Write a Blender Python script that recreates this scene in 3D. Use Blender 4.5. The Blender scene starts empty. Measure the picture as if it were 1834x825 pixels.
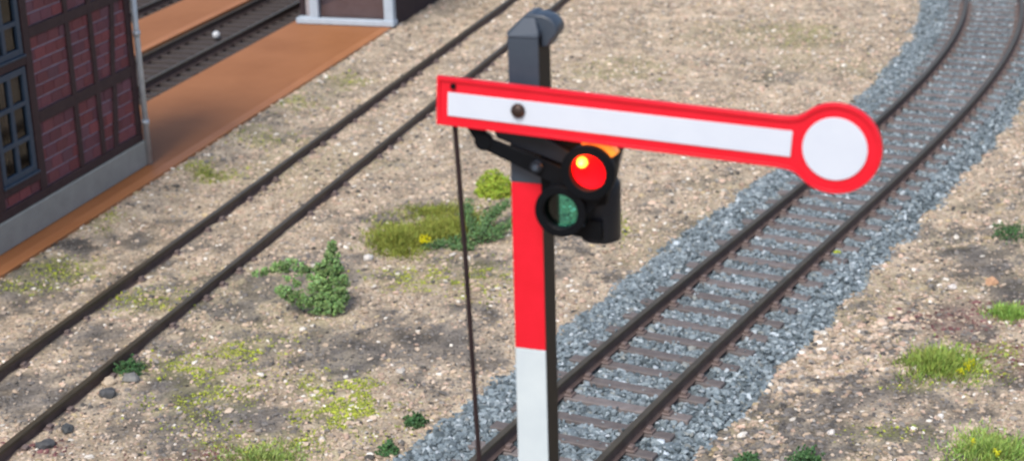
import bpy, bmesh, math, random
import numpy as np
from mathutils import Matrix, Vector

S = bpy.context.scene
R = math.radians
rng = np.random.default_rng(7)
random.seed(7)

# ------------------------------------------------------------------ camera
cam_d = bpy.data.cameras.new('camera')
cam = bpy.data.objects.new('camera', cam_d)
S.collection.objects.link(cam)
cam.matrix_world = Matrix.Translation((0, 0, 9.712)) @ Matrix.Rotation(R(90 - 19.336), 4, 'X') @ Matrix.Rotation(R(-1.612), 4, 'Z')
cam_d.sensor_width = 36.0
cam_d.lens = 60.15
cam_d.clip_start = 0.1
cam_d.clip_end = 2000
cam_d.dof.use_dof = True
cam_d.dof.focus_distance = 14.5
cam_d.dof.aperture_fstop = 1.35
S.camera = cam

# ------------------------------------------------------------------ sky, sun, exposure
SUN_EL, SUN_AZ = 52.0, -157.0        # azimuth measured clockwise from +Y
W = bpy.data.worlds.new('World')
S.world = W
W.use_nodes = True
nt = W.node_tree
bg = nt.nodes['Background']
sky = nt.nodes.new('ShaderNodeTexSky')
sky.sky_type = 'NISHITA'
sky.sun_disc = False
sky.sun_elevation = R(SUN_EL)
sky.sun_rotation = R(SUN_AZ)
sky.air_density = 0.8
sky.dust_density = 2.5
sky.ozone_density = 1.0
nt.links.new(sky.outputs[0], bg.inputs[0])
bg.inputs[1].default_value = 0.125
sun_d = bpy.data.lights.new('sun', 'SUN')
sun_d.energy = 2.0
sun_d.angle = R(24)
sun_d.color = (1.0, 0.95, 0.88)
sun = bpy.data.objects.new('sun', sun_d)
S.collection.objects.link(sun)
sd = Vector((math.sin(R(SUN_AZ)) * math.cos(R(SUN_EL)), math.cos(R(SUN_AZ)) * math.cos(R(SUN_EL)), math.sin(R(SUN_EL))))
sun.rotation_euler = sd.to_track_quat('Z', 'Y').to_euler()
sun.location = sd * 60
S.view_settings.view_transform = 'Standard'
S.view_settings.look = 'None'
S.view_settings.exposure = 0.5
S.view_settings.gamma = 1.0
S.view_settings.use_curve_mapping = False

# ------------------------------------------------------------------ helpers
COL = S.collection

def tag(o, label=None, cat=None, group=None, kind=None):
    if label: o['label'] = label
    if cat: o['category'] = cat
    if group: o['group'] = group
    if kind: o['kind'] = kind
    return o

def empty(name, loc=(0, 0, 0), rz=0.0):
    o = bpy.data.objects.new(name, None)
    o.empty_display_size = 0.2
    o.location = loc
    o.rotation_euler = (0, 0, rz)
    COL.objects.link(o)
    return o

def link(name, me, m=None, parent=None):
    if m is not None and len(me.materials) == 0:
        me.materials.append(m)
    o = bpy.data.objects.new(name, me)
    COL.objects.link(o)
    if parent is not None:
        o.parent = parent
    return o

def new_mesh(name, v, f, smooth=False):
    me = bpy.data.meshes.new(name)
    me.from_pydata([tuple(p) for p in v], [], [tuple(q) for q in f])
    me.update()
    if smooth:
        me.polygons.foreach_set('use_smooth', np.ones(len(me.polygons), bool))
    return me

def tri_mesh(name, v, f, col=None, smooth=False):
    """large triangle soup straight from numpy"""
    v = np.asarray(v, np.float32); f = np.asarray(f, np.int32)
    me = bpy.data.meshes.new(name)
    me.vertices.add(len(v)); me.vertices.foreach_set('co', v.ravel())
    k = f.shape[1]
    me.loops.add(f.size); me.loops.foreach_set('vertex_index', f.ravel())
    me.polygons.add(len(f))
    me.polygons.foreach_set('loop_start', np.arange(len(f), dtype=np.int32) * k)
    me.polygons.foreach_set('loop_total', np.full(len(f), k, np.int32))
    me.polygons.foreach_set('use_smooth', np.full(len(f), smooth))
    me.update(calc_edges=True)
    if col is not None:
        a = me.color_attributes.new('Col', 'FLOAT_COLOR', 'POINT')
        c = np.ones((len(v), 4), np.float32); c[:, :3] = col
        a.data.foreach_set('color', c.ravel())
    return me

def bm_mesh(name, bm, smooth=False, bevel=0.0, seg=1):
    if bevel > 0:
        bmesh.ops.bevel(bm, geom=list(bm.edges), offset=bevel, segments=seg, affect='EDGES', profile=0.6)
    bmesh.ops.recalc_face_normals(bm, faces=bm.faces)
    me = bpy.data.meshes.new(name)
    bm.to_mesh(me); bm.free()
    if smooth:
        me.polygons.foreach_set('use_smooth', np.ones(len(me.polygons), bool))
    return me

def add_box(bm, x0, x1, y0, y1, z0, z1):
    vs = [bm.verts.new(p) for p in ((x0, y0, z0), (x1, y0, z0), (x1, y1, z0), (x0, y1, z0), (x0, y0, z1), (x1, y0, z1), (x1, y1, z1), (x0, y1, z1))]
    for q in ((0, 3, 2, 1), (4, 5, 6, 7), (0, 1, 5, 4), (1, 2, 6, 5), (2, 3, 7, 6), (3, 0, 4, 7)):
        bm.faces.new([vs[i] for i in q])

def box(name, x0, x1, y0, y1, z0, z1, m, parent=None, bevel=0.006):
    bm = bmesh.new(); add_box(bm, x0, x1, y0, y1, z0, z1)
    return link(name, bm_mesh(name, bm, bevel=bevel), m, parent)

def tube_bm(bm, pts, r, n=10):
    """round bar through pts"""
    rings = []
    for i, p in enumerate(pts):
        p = Vector(p)
        a = Vector(pts[max(0, i - 1)]); b = Vector(pts[min(len(pts) - 1, i + 1)])
        t = (b - a).normalized()
        u = t.orthogonal().normalized() if abs(t.z) < 0.95 else Vector((1, 0, 0)).cross(t).normalized()
        w = t.cross(u)
        rr = r[i] if hasattr(r, '__len__') else r
        rings.append([bm.verts.new(p + u * rr * math.cos(2 * math.pi * k / n) + w * rr * math.sin(2 * math.pi * k / n)) for k in range(n)])
    for A, B in zip(rings[:-1], rings[1:]):
        for k in range(n):
            bm.faces.new((A[k], A[(k + 1) % n], B[(k + 1) % n], B[k]))
    bm.faces.new(rings[0]); bm.faces.new(rings[-1])

def tube(name, pts, r, m, parent=None, n=12, smooth=True):
    bm = bmesh.new(); tube_bm(bm, pts, r, n)
    o = link(name, bm_mesh(name, bm), m, parent)
    if smooth:
        me = o.data
        for p in me.polygons: p.use_smooth = len(p.vertices) == 4
    return o

def plate(name, loops, y0, y1, m, parent=None, bevel=0.0):
    """outline (and holes) in local x,z extruded from y0 (front) to y1 (back)"""
    cu = bpy.data.curves.new('c', 'CURVE'); cu.dimensions = '2D'; cu.fill_mode = 'BOTH'
    cu.extrude = (y1 - y0) / 2 - bevel
    cu.bevel_depth = bevel; cu.bevel_resolution = 1
    for L in loops:
        s = cu.splines.new('POLY'); s.points.add(len(L) - 1); s.use_cyclic_u = True
        for p, q in zip(s.points, L): p.co = (q[0], q[1], 0, 1)
    ob = bpy.data.objects.new('tmp', cu)
    COL.objects.link(ob)
    dg = bpy.context.evaluated_depsgraph_get()
    me = bpy.data.meshes.new_from_object(ob.evaluated_get(dg))
    bpy.data.objects.remove(ob); bpy.data.curves.remove(cu)
    me.transform(Matrix.Translation((0, (y0 + y1) / 2, 0)) @ Matrix.Rotation(R(90), 4, 'X'))
    me.name = name
    me.materials.clear()
    return link(name, me, m, parent)

def circ(cx, cz, r, n=48, a0=0.0, a1=2 * math.pi):
    full = abs(a1 - a0 - 2 * math.pi) < 1e-6
    return [(cx + r * math.cos(a0 + (a1 - a0) * k / (n if full else n - 1)), cz + r * math.sin(a0 + (a1 - a0) * k / (n if full else n - 1))) for k in range(n)]

# value noise
_T = np.random.default_rng(3).random((256, 256))
def noise(x, y, sc, off=0):
    x = np.asarray(x) / sc + off * 17.3; y = np.asarray(y) / sc + off * 5.7
    xi = np.floor(x).astype(int); yi = np.floor(y).astype(int)
    fx = x - xi; fy = y - yi; fx = fx * fx * (3 - 2 * fx); fy = fy * fy * (3 - 2 * fy)
    g = lambda i, j: _T[(xi + i) % 256, (yi + j) % 256]
    return (g(0, 0) * (1 - fx) + g(1, 0) * fx) * (1 - fy) + (g(0, 1) * (1 - fx) + g(1, 1) * fx) * fy
def fbm(x, y, sc, off=0):
    return (noise(x, y, sc, off) * .55 + noise(x, y, sc / 2.1, off + 1) * .28 + noise(x, y, sc / 4.3, off + 2) * .17)

# ------------------------------------------------------------------ materials
def mat(name, col, rough=0.6, metal=0.0, var=0.0, vscale=8.0, bump=0.0, bscale=60.0, spec=0.4, attr=False, coat=0.0, col2=None, stretch=None):
    m = bpy.data.materials.new(name); m.use_nodes = True
    n = m.node_tree.nodes; l = m.node_tree.links
    b = n['Principled BSDF']
    b.inputs['Roughness'].default_value = rough
    b.inputs['Metallic'].default_value = metal
    b.inputs['Specular IOR Level'].default_value = spec
    b.inputs['Coat Weight'].default_value = coat
    b.inputs['Coat Roughness'].default_value = 0.15
    tc = n.new('ShaderNodeTexCoord')
    co = tc.outputs['Object']
    if stretch:
        mp = n.new('ShaderNodeMapping'); mp.inputs['Scale'].default_value = stretch
        l.new(co, mp.inputs[0]); co = mp.outputs[0]
    src = None
    if attr:
        a = n.new('ShaderNodeAttribute'); a.attribute_name = 'Col'; src = a.outputs['Color']
    if var > 0 or col2:
        nz = n.new('ShaderNodeTexNoise'); nz.inputs['Scale'].default_value = vscale; nz.inputs['Detail'].default_value = 6
        nz.inputs['Roughness'].default_value = 0.65
        l.new(co, nz.inputs['Vector'])
        rp = n.new('ShaderNodeMapRange'); rp.inputs[1].default_value = 0.3; rp.inputs[2].default_value = 0.7
        l.new(nz.outputs['Fac'], rp.inputs[0])
        mx = n.new('ShaderNodeMix'); mx.data_type = 'RGBA'
        l.new(rp.outputs[0], mx.inputs[0])
        if attr:
            mx.blend_type = 'MULTIPLY'; mx.inputs[0].default_value = 1
            l.new(src, mx.inputs[6])
            vr = n.new('ShaderNodeMapRange'); vr.inputs[1].default_value = .3; vr.inputs[2].default_value = .7
            vr.inputs[3].default_value = 1 - var; vr.inputs[4].default_value = 1 + var
            l.new(nz.outputs['Fac'], vr.inputs[0]); l.new(vr.outputs[0], mx.inputs[7])
            l.remove(mx.inputs[0].links[0])
        else:
            c2 = col2 or tuple(min(1, c * (1 + var)) for c in col)
            c1 = col if col2 else tuple(c * (1 - var) for c in col)
            mx.inputs[6].default_value = (*c1, 1); mx.inputs[7].default_value = (*c2, 1)
        src = mx.outputs[2]
    if src is not None: l.new(src, b.inputs['Base Color'])
    else: b.inputs['Base Color'].default_value = (*col, 1)
    if bump > 0:
        nb = n.new('ShaderNodeTexNoise'); nb.inputs['Scale'].default_value = bscale; nb.inputs['Detail'].default_value = 5
        l.new(co, nb.inputs['Vector'])
        bp = n.new('ShaderNodeBump'); bp.inputs['Strength'].default_value = bump; bp.inputs['Distance'].default_value = 0.02
        l.new(nb.outputs['Fac'], bp.inputs['Height']); l.new(bp.outputs[0], b.inputs['Normal'])
    return m

M = {}
M['ground'] = mat('sandy_ground', (.4, .32, .24), .95, var=.5, vscale=20, bump=1.0, bscale=18, spec=.1, attr=True)
M['pebble'] = mat('pebble', (.4, .32, .24), .85, var=.15, vscale=30, spec=.25, attr=True)
M['ballast'] = mat('ballast_stone', (.2, .23, .26), .75, var=.22, vscale=25, spec=.35, attr=True)
M['bed'] = mat('ballast_bed', (.14, .17, .185), .9, var=.4, vscale=18, bump=1.0, bscale=16, spec=.2)
M['foam'] = mat('foam_foliage', (.1, .2, .06), .95, var=.2, vscale=30, spec=.05, attr=True)
M['grass'] = mat('grass_fibre', (.2, .3, .06), .8, spec=.15, attr=True)
M['rail'] = mat('rail_steel', (.050, .038, .025), .5, metal=.1, col2=(.088, .068, .044), vscale=5, bump=.15, bscale=40)
M['railweb'] = mat('rail_web_brown', (.085, .058, .050), .7, col2=(.13, .092, .08), vscale=6, bump=.2)
M['railtop'] = mat('rail_running_face', (.072, .058, .038), .42, metal=.3, col2=(.115, .094, .062), vscale=3, stretch=(1, 1, 1))
M['sleeper'] = mat('sleeper_plastic', (.14, .122, .118), .7, col2=(.21, .188, .182), vscale=6, bump=.4, bscale=50, spec=.3)
M['clip'] = mat('rail_clip', (.14, .105, .095), .6, col2=(.20, .155, .145), vscale=12)
def per_piece(m, lo, hi):
    n = m.node_tree.nodes; l = m.node_tree.links; b = n['Principled BSDF']
    src = b.inputs['Base Color'].links[0].from_socket
    oi = n.new('ShaderNodeObjectInfo'); mr = n.new('ShaderNodeMapRange'); mr.inputs[3].default_value = lo; mr.inputs[4].default_value = hi
    mx = n.new('ShaderNodeMix'); mx.data_type = 'RGBA'; mx.blend_type = 'MULTIPLY'; mx.inputs[0].default_value = 1
    l.new(oi.outputs['Random'], mr.inputs[0]); l.new(src, mx.inputs[6]); l.new(mr.outputs[0], mx.inputs[7]); l.new(mx.outputs[2], b.inputs['Base Color'])
per_piece(M['sleeper'], .78, 1.2)
M['oldsleeper'] = mat('old_sleeper', (.04, .032, .03), .8, col2=(.075, .06, .056), vscale=7, bump=.5, bscale=30)
M['darkbed'] = mat('dark_track_bed', (.05, .05, .05), .95, col2=(.115, .112, .108), vscale=9, bump=.9, bscale=14)
M['platform'] = mat('platform_board', (.29, .115, .042), .6, col2=(.37, .155, .062), vscale=.5, bump=.06, bscale=90, spec=.2)
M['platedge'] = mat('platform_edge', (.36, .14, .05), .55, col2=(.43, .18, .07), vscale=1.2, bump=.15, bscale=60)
M['mortar'] = mat('mortar', (.38, .31, .37), .9, var=.2, vscale=20)
M['brick'] = []
for i, c in enumerate(((.18, .058, .070), (.195, .06, .068), (.165, .058, .075), (.175, .072, .092), (.215, .058, .064))):
    M['brick'].append(mat('brick_%d' % i, c, .7, var=.22, vscale=9, bump=.3, bscale=50))
for mm in M['brick']: per_piece(mm, .82, 1.2)
M['timber'] = mat('dark_timber', (.040, .020, .022), .7, col2=(.062, .034, .036), vscale=6, bump=.35, bscale=40)
M['plinth'] = mat('grey_plinth', (.29, .30, .275), .75, col2=(.35, .36, .335), vscale=4, bump=.2, bscale=50)
M['pipe'] = mat('zinc_pipe', (.48, .53, .57), .4, metal=.3, var=.12, vscale=5)
M['winframe'] = mat('blue_window_frame', (.032, .055, .09), .5, col2=(.046, .075, .115), vscale=8)
M['interior'] = mat('interior_tan', (.30, .20, .13), .8, col2=(.42, .29, .2), vscale=3)
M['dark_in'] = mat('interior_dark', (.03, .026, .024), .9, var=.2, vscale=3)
M['roof'] = mat('roof_slate', (.06, .06, .065), .7, var=.3, vscale=4, bump=.3)
M['shedframe'] = mat('pale_blue_frame', (.36, .44, .52), .5, col2=(.46, .54, .62), vscale=3)
M['shedwall'] = mat('dark_maroon_wall', (.025, .015, .018), .8, col2=(.04, .024, .028), vscale=4, bump=.3)
M['shedback'] = mat('shed_back_wall', (.30, .27, .285), .8, col2=(.42, .38, .39), vscale=2)
M['mast'] = mat('mast_black', (.005, .0055, .007), .5, var=.2, vscale=10, spec=.2)
M['mastsheen'] = mat('mast_sky_sheen', (.038, .054, .078), .38, col2=(.05, .068, .094), vscale=6, spec=.5)  # dark mast paint with the sky's reflection put into a lighter grey
M['red'] = mat('signal_red', (.70, .008, .022), .38, col2=(.76, .011, .030), vscale=7, spec=.35)
M['white'] = mat('signal_white', (.60, .66, .76), .42, col2=(.64, .70, .79), vscale=5, spec=.4)
M['offwhite'] = mat('band_white', (.54, .62, .66), .45, col2=(.60, .68, .71), vscale=5, spec=.4)
M['black'] = mat('lamp_black', (.003, .004, .006), .5, var=.3, vscale=10, spec=.14)
M['lampgrey'] = mat('lantern_dark', (.010, .014, .022), .38, var=.15, vscale=8, spec=.35)
M['rod'] = mat('rod_dark', (.014, .008, .010), .55, col2=(.03, .016, .018), vscale=9)
M['bolt'] = mat('bolt_bronze', (.055, .036, .030), .4, metal=.5, var=.2, vscale=30)
M['bead'] = mat('glass_bead', (.55, .57, .58), .08, spec=.9)
M['twig'] = mat('twig', (.05, .035, .025), .8, var=.2)

def glass(name, tint, refl=0.15, rough=.08):
    m = bpy.data.materials.new(name); m.use_nodes = True
    n = m.node_tree.nodes; l = m.node_tree.links
    n.remove(n['Principled BSDF'])
    t = n.new('ShaderNodeBsdfTransparent'); t.inputs[0].default_value = (*tint, 1)
    g = n.new('ShaderNodeBsdfGlossy'); g.inputs['Roughness'].default_value = rough
    x = n.new('ShaderNodeMixShader'); fr = n.new('ShaderNodeFresnel'); fr.inputs[0].default_value = 1.45
    ad = n.new('ShaderNodeMath'); ad.operation = 'ADD'; ad.inputs[1].default_value = refl - .04
    l.new(fr.outputs[0], ad.inputs[0]); l.new(ad.outputs[0], x.inputs[0])
    l.new(t.outputs[0], x.inputs[1]); l.new(g.outputs[0], x.inputs[2])
    l.new(x.outputs[0], n['Material Output'].inputs[0])
    return m
M['pane'] = glass('window_glass', (.55, .55, .55), .06)
M['shedpane'] = glass('shed_glass', (.85, .8, .83), .14)
M['greenlens'] = glass('green_lens', (.10, .52, .40), .06)

def emit(name, col, e_col, e):
    m = mat(name, col, .25, spec=.5)
    b = m.node_tree.nodes['Principled BSDF']
    b.inputs['Emission Color'].default_value = (*e_col, 1); b.inputs['Emission Strength'].default_value = e
    return m
M['redlens'] = emit('red_lens', (.75, .004, .010), (1, .0, .012), .42)
M['redlens'].node_tree.nodes['Principled BSDF'].inputs['Specular IOR Level'].default_value = .12
M['bulb'] = emit('lit_bulb', (.9, .5, .1), (1.0, .55, .05), 2.2)
M['amber'] = emit('lit_hood_edge', (.75, .22, .03), (1.0, .30, .03), .6)  # orange lamplight on the hood edge, put in as glow

# ------------------------------------------------------------------ layout lines
TH = R(16.8)
D2 = np.array([math.sin(TH), math.cos(TH)])      # along the station tracks
N2 = np.array([math.cos(TH), -math.sin(TH)])     # across, towards the curved track
def stw(s, t, z=0.0):
    return (s * D2[0] + t * N2[0], s * D2[1] + t * N2[1], z)
RZ_ST = -TH                                       # local +Y along D2, local +X along N2

# curved track centre line
K = (6.2488, .56162, -.0026304, -.0003122)
def _cx(y):
    yy = np.clip(y, 19.0, 47.5) - 30
    x = K[0] + K[1] * yy + K[2] * yy ** 2 + K[3] * yy ** 3
    sl = K[1] + 2 * K[2] * yy + 3 * K[3] * yy ** 2
    return x + sl * (y - (yy + 30))
_ys = np.linspace(8, 58, 4000); _xs = _cx(_ys)
_arc = np.concatenate([[0], np.cumsum(np.hypot(np.diff(_xs), np.diff(_ys)))])
def centre(a):
    x = np.interp(a, _arc, _xs); y = np.interp(a, _arc, _ys)
    x2 = np.interp(a + .05, _arc, _xs); y2 = np.interp(a + .05, _arc, _ys)
    x1 = np.interp(a - .05, _arc, _xs); y1 = np.interp(a - .05, _arc, _ys)
    h = np.arctan2(x2 - x1, y2 - y1)
    return x, y, h
def track_off(x, y):
    """signed distance to the curved track and arc position"""
    x = np.asarray(x, float).ravel(); y = np.asarray(y, float).ravel()
    aa = np.arange(0, _arc[-1], .1); cx, cy, h = centre(aa)
    o = np.empty(len(x)); ar = np.empty(len(x))
    for i in range(0, len(x), 20000):
        X = x[i:i + 20000, None]; Y = y[i:i + 20000, None]
        k = np.argmin((X - cx) ** 2 + (Y - cy) ** 2, axis=1)
        dx = X[:, 0] - cx[k]; dy = Y[:, 0] - cy[k]
        o[i:i + 20000] = dx * np.cos(h[k]) - dy * np.sin(h[k])
        ar[i:i + 20000] = aa[k] + dx * np.sin(h[k]) + dy * np.cos(h[k])
    return o, ar

def smooth(a, b, v):
    t = np.clip((v - a) / (b - a), 0, 1); return t * t * (3 - 2 * t)

def ground_z(x, y, off=None):
    if off is None: off, _ = track_off(x, y)
    x = np.asarray(x).ravel(); y = np.asarray(y).ravel()
    t = x * N2[0] + y * N2[1]
    z = -.20 + .05 * (fbm(x, y, 2.2, 3) - .5) + .03 * (noise(x, y, .35, 5) - .5)
    lt = np.abs(t + 12.79)
    z = z + .025 * (1 - smooth(.9, 1.6, lt))
    z = z + (-.36 - z) * (1 - smooth(1.7, 3.4, np.abs(off)))
    z = np.where(t < -14.7, z + (-.045 - z) * smooth(14.7, 15.3, -t), z)
    z = np.where(t < -15.57, z - .4 * smooth(15.57, 15.75, -t), z)
    return z

DARK = [(-2.3, 22.87, .98, .73), (-1.01, 23.4, .91, .66), (-3.73, 20.91, .83, .62), (-6.85, 21.64, 1.02, 1.1), (-1.59, 29.69, .62, .49), (-4.27, 24.74, .62, .6), (7.73, 26.01, .8, 1.24), (4.83, 21.23, 1.13, .66), (-4.95, 40.13, .96, 1.15), (-5.54, 35.52, .86, .64), (4.01, 20.07, .93, .77), (-7.93, 26.48, .75, .5), (-6.67, 28.01, .49, .6), (-4.88, 21.88, .47, .49), (6.35, 38.56, .51, .64), (7.82, 24.76, .51, 1.53), (-2.17, 29.11, .61, .47), (-6.81, 38.24, .79, .79), (-4.14, 34.73, .95, .52), (-7.59, 27.8, .59, .45), (-6.53, 24.01, .78, .46), (5.01, 20.01, .64, .51)]
PURP = [(6.74, 23.92, .91, .65), (7.09, 22.21, .47, .72), (-3.94, 19.85, .8, .33), (-6.31, 20.15, .44, .26)]
FLAKE = [(-4.33, 21.84, .63, .89, 260), (-2.31, 21.08, .55, .60, 480), (-3.9, 23.29, .5, .32, 110), (-1.63, 25.99, .64, .57, 120), (-.63, 25.91, .54, .73, 120), (-7.46, 28.96, .41, .48, 70), (-7.52, 26.71, .52, .5, 90), (-5.77, 25.32, .54, .45, 90), (-5.94, 31.97, .5, .53, 150), (1.91, 28.31, .12, .48, 40), (6.41, 21.87, .35, .44, 60), (-4.77, 22.64, .49, .41, 130), (-3.78, 38.92, .4, .54, 60), (-2.77, 21.92, .32, .39, 70), (-2.22, 21.89, .31, .27, 70), (5.47, 21.37, .38, .22, 15), (-5.16, 34.41, .71, .6, 80), (-4.85, 36.81, .63, .58, 80), (-8.07, 25.99, .46, .37, 60), (7.59, 42.77, .98, 1.31, 70), (4.85, 19.94, .5, .23, 20), (-3.2, 20.1, .9, .4, 150), (6.9, 22.4, .4, .4, 30), (2.6, 39.5, 1.2, 1.2, 40)]
def patch(L, x, y, off=0):
    w = np.zeros(len(x)); nz = .6 * (fbm(x, y, .7, 9 + off) - .5) + .8 * (fbm(x, y, .22, 10 + off) - .5)
    for p in L:
        d = np.sqrt(((x - p[0]) / p[2]) ** 2 + ((y - p[1]) / p[3]) ** 2) + nz * 2.0
        w = np.maximum(w, 1 - smooth(.45, 1.3, d))
    return w
def ground_col(x, y):
    n1 = fbm(x, y, 1.6, 1)[:, None]; n2 = noise(x, y, .22, 2)[:, None]; n3 = fbm(x, y, 3.5, 4)[:, None]
    c = np.array([.44, .365, .27]) * (.6 + .8 * n2) * (.8 + .4 * n1)
    c = c + (np.array([.30, .27, .16]) - c) * smooth(.52, .68, n3) * .5
    d = np.maximum(patch(DARK, x, y), (1 - .5 * smooth(25, 33, y)) * .85 * smooth(.48, .66, fbm(x, y, .8, 12)) * (noise(x, y, .17, 77) > .35))[:, None]
    c = c + (np.array([.13, .12, .11]) * (.5 + 1.0 * n2) - c) * np.clip(d * (1 - .35 * smooth(27, 36, y))[:, None] * (.6 + .5 * noise(x, y, .16, 71)[:, None]), 0, 1)
    p = patch(PURP, x, y, 3)[:, None]
    c = c + (np.array([.15, .085, .08]) * (.6 + .8 * n2) - c) * p * .55
    g = patch(FLAKE, x, y, 5)[:, None]
    c = c + (np.array([.20, .21, .06]) - c) * g * .38
    return c, d[:, 0], p[:, 0]

# ------------------------------------------------------------------ ground
gx = np.arange(-13, 18.01, .11); gy = np.arange(14, 54.01, .13)
X, Y = np.meshgrid(gx, gy); xf = X.ravel(); yf = Y.ravel()
off, arc = track_off(xf, yf)
zf = ground_z(xf, yf, off)
gc, gd, gp = ground_col(xf, yf)
nx, ny = len(gx), len(gy)
i = (np.arange(ny - 1)[:, None] * nx + np.arange(nx - 1)).ravel()
F = np.stack([i, i + 1, i + nx + 1, i + nx], 1)
# a coarse surround that carries the same sheet out to the horizon
bx = [-400, -13, 18, 400]; by = [-400, 14, 54, 400]
V = np.stack([xf, yf, zf], 1)
ext = []; extf = []
base = len(V)
ring = [(-400, -400), (400, -400), (400, 400), (-400, 400)]
inner = [(-13.0, 14.0), (18.0, 14.0), (18.0, 54.0), (-13.0, 54.0)]
ext = [(p[0], p[1], -.45) for p in ring] + [(p[0] + (.2 if p[0] < 0 else -.2), p[1] + (.2 if p[1] < 30 else -.2), -.62) for p in inner]
V = np.concatenate([V, np.array(ext)])
F = np.concatenate([F, np.array([(base + a, base + (a + 1) % 4, base + 4 + (a + 1) % 4, base + 4 + a) for a in range(4)])])
GC = np.concatenate([gc, np.tile([.33, .27, .2], (8, 1))])
tag(link('ground', tri_mesh('ground', V, F, GC, smooth=True), M['ground']), kind='structure')

# ------------------------------------------------------------------ stones
t_ = (1 + 5 ** .5) / 2
ICO = np.array([(-1, t_, 0), (1, t_, 0), (-1, -t_, 0), (1, -t_, 0), (0, -1, t_), (0, 1, t_), (0, -1, -t_), (0, 1, -t_), (t_, 0, -1), (t_, 0, 1), (-t_, 0, -1), (-t_, 0, 1)]) / math.hypot(1, t_)
ICOF = np.array([(0, 11, 5), (0, 5, 1), (0, 1, 7), (0, 7, 10), (0, 10, 11), (1, 5, 9), (5, 11, 4), (11, 10, 2), (10, 7, 6), (7, 1, 8), (3, 9, 4), (3, 4, 2), (3, 2, 6), (3, 6, 8), (3, 8, 9), (4, 9, 5), (2, 4, 11), (6, 2, 10), (8, 6, 7), (9, 8, 1)])
OCT = np.array([(1, 0, 0), (-1, 0, 0), (0, 1, 0), (0, -1, 0), (0, 0, 1), (0, 0, -1)], float)
OCTF = np.array([(0, 2, 4), (2, 1, 4), (1, 3, 4), (3, 0, 4), (2, 0, 5), (1, 2, 5), (3, 1, 5), (0, 3, 5)])
def rand_rot(n):
    q = rng.normal(size=(n, 4)); q /= np.linalg.norm(q, axis=1)[:, None]
    w, x, y, z = q.T
    return np.stack([1 - 2 * (y * y + z * z), 2 * (x * y - z * w), 2 * (x * z + y * w), 2 * (x * y + z * w), 1 - 2 * (x * x + z * z), 2 * (y * z - x * w), 2 * (x * z - y * w), 2 * (y * z + x * w), 1 - 2 * (x * x + y * y)], 1).reshape(n, 3, 3)
def scatter(pos, rad, col, base=ICO, faces=ICOF, jit=.3, squash=(1, .8, .6), flat=.55):
    """many small faceted solids as one soup"""
    n = len(pos); m = len(base)
    v = base[None] * (1 + rng.uniform(-jit, jit, (n, m, 1)))
    v = v * (np.array(squash) * rng.uniform(.8, 1.2, (n, 3)))[:, None, :]
    v = np.einsum('nij,nmj->nmi', rand_rot(n), v)
    v[:, :, 2] *= flat if flat else 1
    v = v * np.asarray(rad)[:, None, None] + np.asarray(pos)[:, None, :]
    f = (faces[None] + (np.arange(n) * m)[:, None, None]).reshape(-1, 3)
    return v.reshape(-1, 3), f, np.repeat(col, m, axis=0)

def in_view(x, y, mrg=2.2):
    return np.abs(x) < .315 * y + mrg

PAL = np.array([(.60, .50, .41), (.50, .40, .31), (.60, .45, .37), (.42, .36, .31), (.29, .275, .26), (.80, .77, .72), (.11, .106, .102), (.52, .43, .28)])
PW = np.array([.32, .22, .10, .13, .09, .045, .055, .04])
n = 260000
y = 15 + 36 * rng.random(n) ** 1.35
x = rng.uniform(-1, 1, n) * (.315 * y + 2.2)
off, arc = track_off(x, y)
tt = x * N2[0] + y * N2[1]
edge = np.where(off < 0, 1.92, 1.58) + .55 * (fbm(x, y, .8, 20) - .5)
keep = (np.abs(off) > edge) & (tt > -15.56)
keep &= ~((np.abs(np.abs(tt + 12.79) - .72) < .085))
x, y, off = x[keep], y[keep], off[keep]
dens = .45 + .9 * fbm(x, y, .9, 31)
_, dk, pu = ground_col(x, y)
k2 = rng.random(len(x)) < dens * (1 - .35 * dk)
x, y, off, dk, pu = x[k2][:118000], y[k2][:118000], off[k2][:118000], dk[k2][:118000], pu[k2][:118000]
n = len(x)
ci = rng.choice(len(PAL), n, p=PW / PW.sum())
c = PAL[ci] * np.array([1.01, .985, .935]) * (.95 + .10 * smooth(24, 36, y))[:, None] * rng.uniform(.6, 1.2, (n, 1)) * (.86 + .28 * fbm(x, y, .6, 90))[:, None]
dm = rng.random(n) < dk * (.86 - .35 * smooth(27, 36, y))
c[dm] = np.array([.15, .14, .13]) * rng.uniform(.6, 1.7, (dm.sum(), 1))
pm = rng.random(n) < pu * .42
c[pm] = np.array([.17, .08, .08]) * rng.uniform(.6, 1.5, (pm.sum(), 1))
r = .0225 * np.exp(rng.normal(0, .42, n)) * (1 + .45 * ((off > 0) & (off < 3.0) & (y < 24)) + .15 * (np.abs(off) < 3))
r = np.where(ci == 5, r * 1.15, r) * (1 + .012 * (y - 20)); r = np.clip(r, .008, .075)
r = np.where(dm, r * .85, r)
z = ground_z(x, y, off) + r * .18
big = (r > .021) & (y < 30)
v, f, cc = scatter(np.stack([x, y, z], 1)[big], r[big], c[big])
v2, f2, c2 = scatter(np.stack([x, y, z], 1)[~big], r[~big] * 1.1, c[~big], OCT, OCTF, .35, (1, .9, .75))
tag(link('gravel', tri_mesh('gravel', np.concatenate([v, v2]), np.concatenate([f, f2 + len(v)]), np.concatenate([cc, c2])), M['pebble']), 'loose beige and grey gravel grains covering the sandy ground', 'gravel', kind='stuff')

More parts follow.
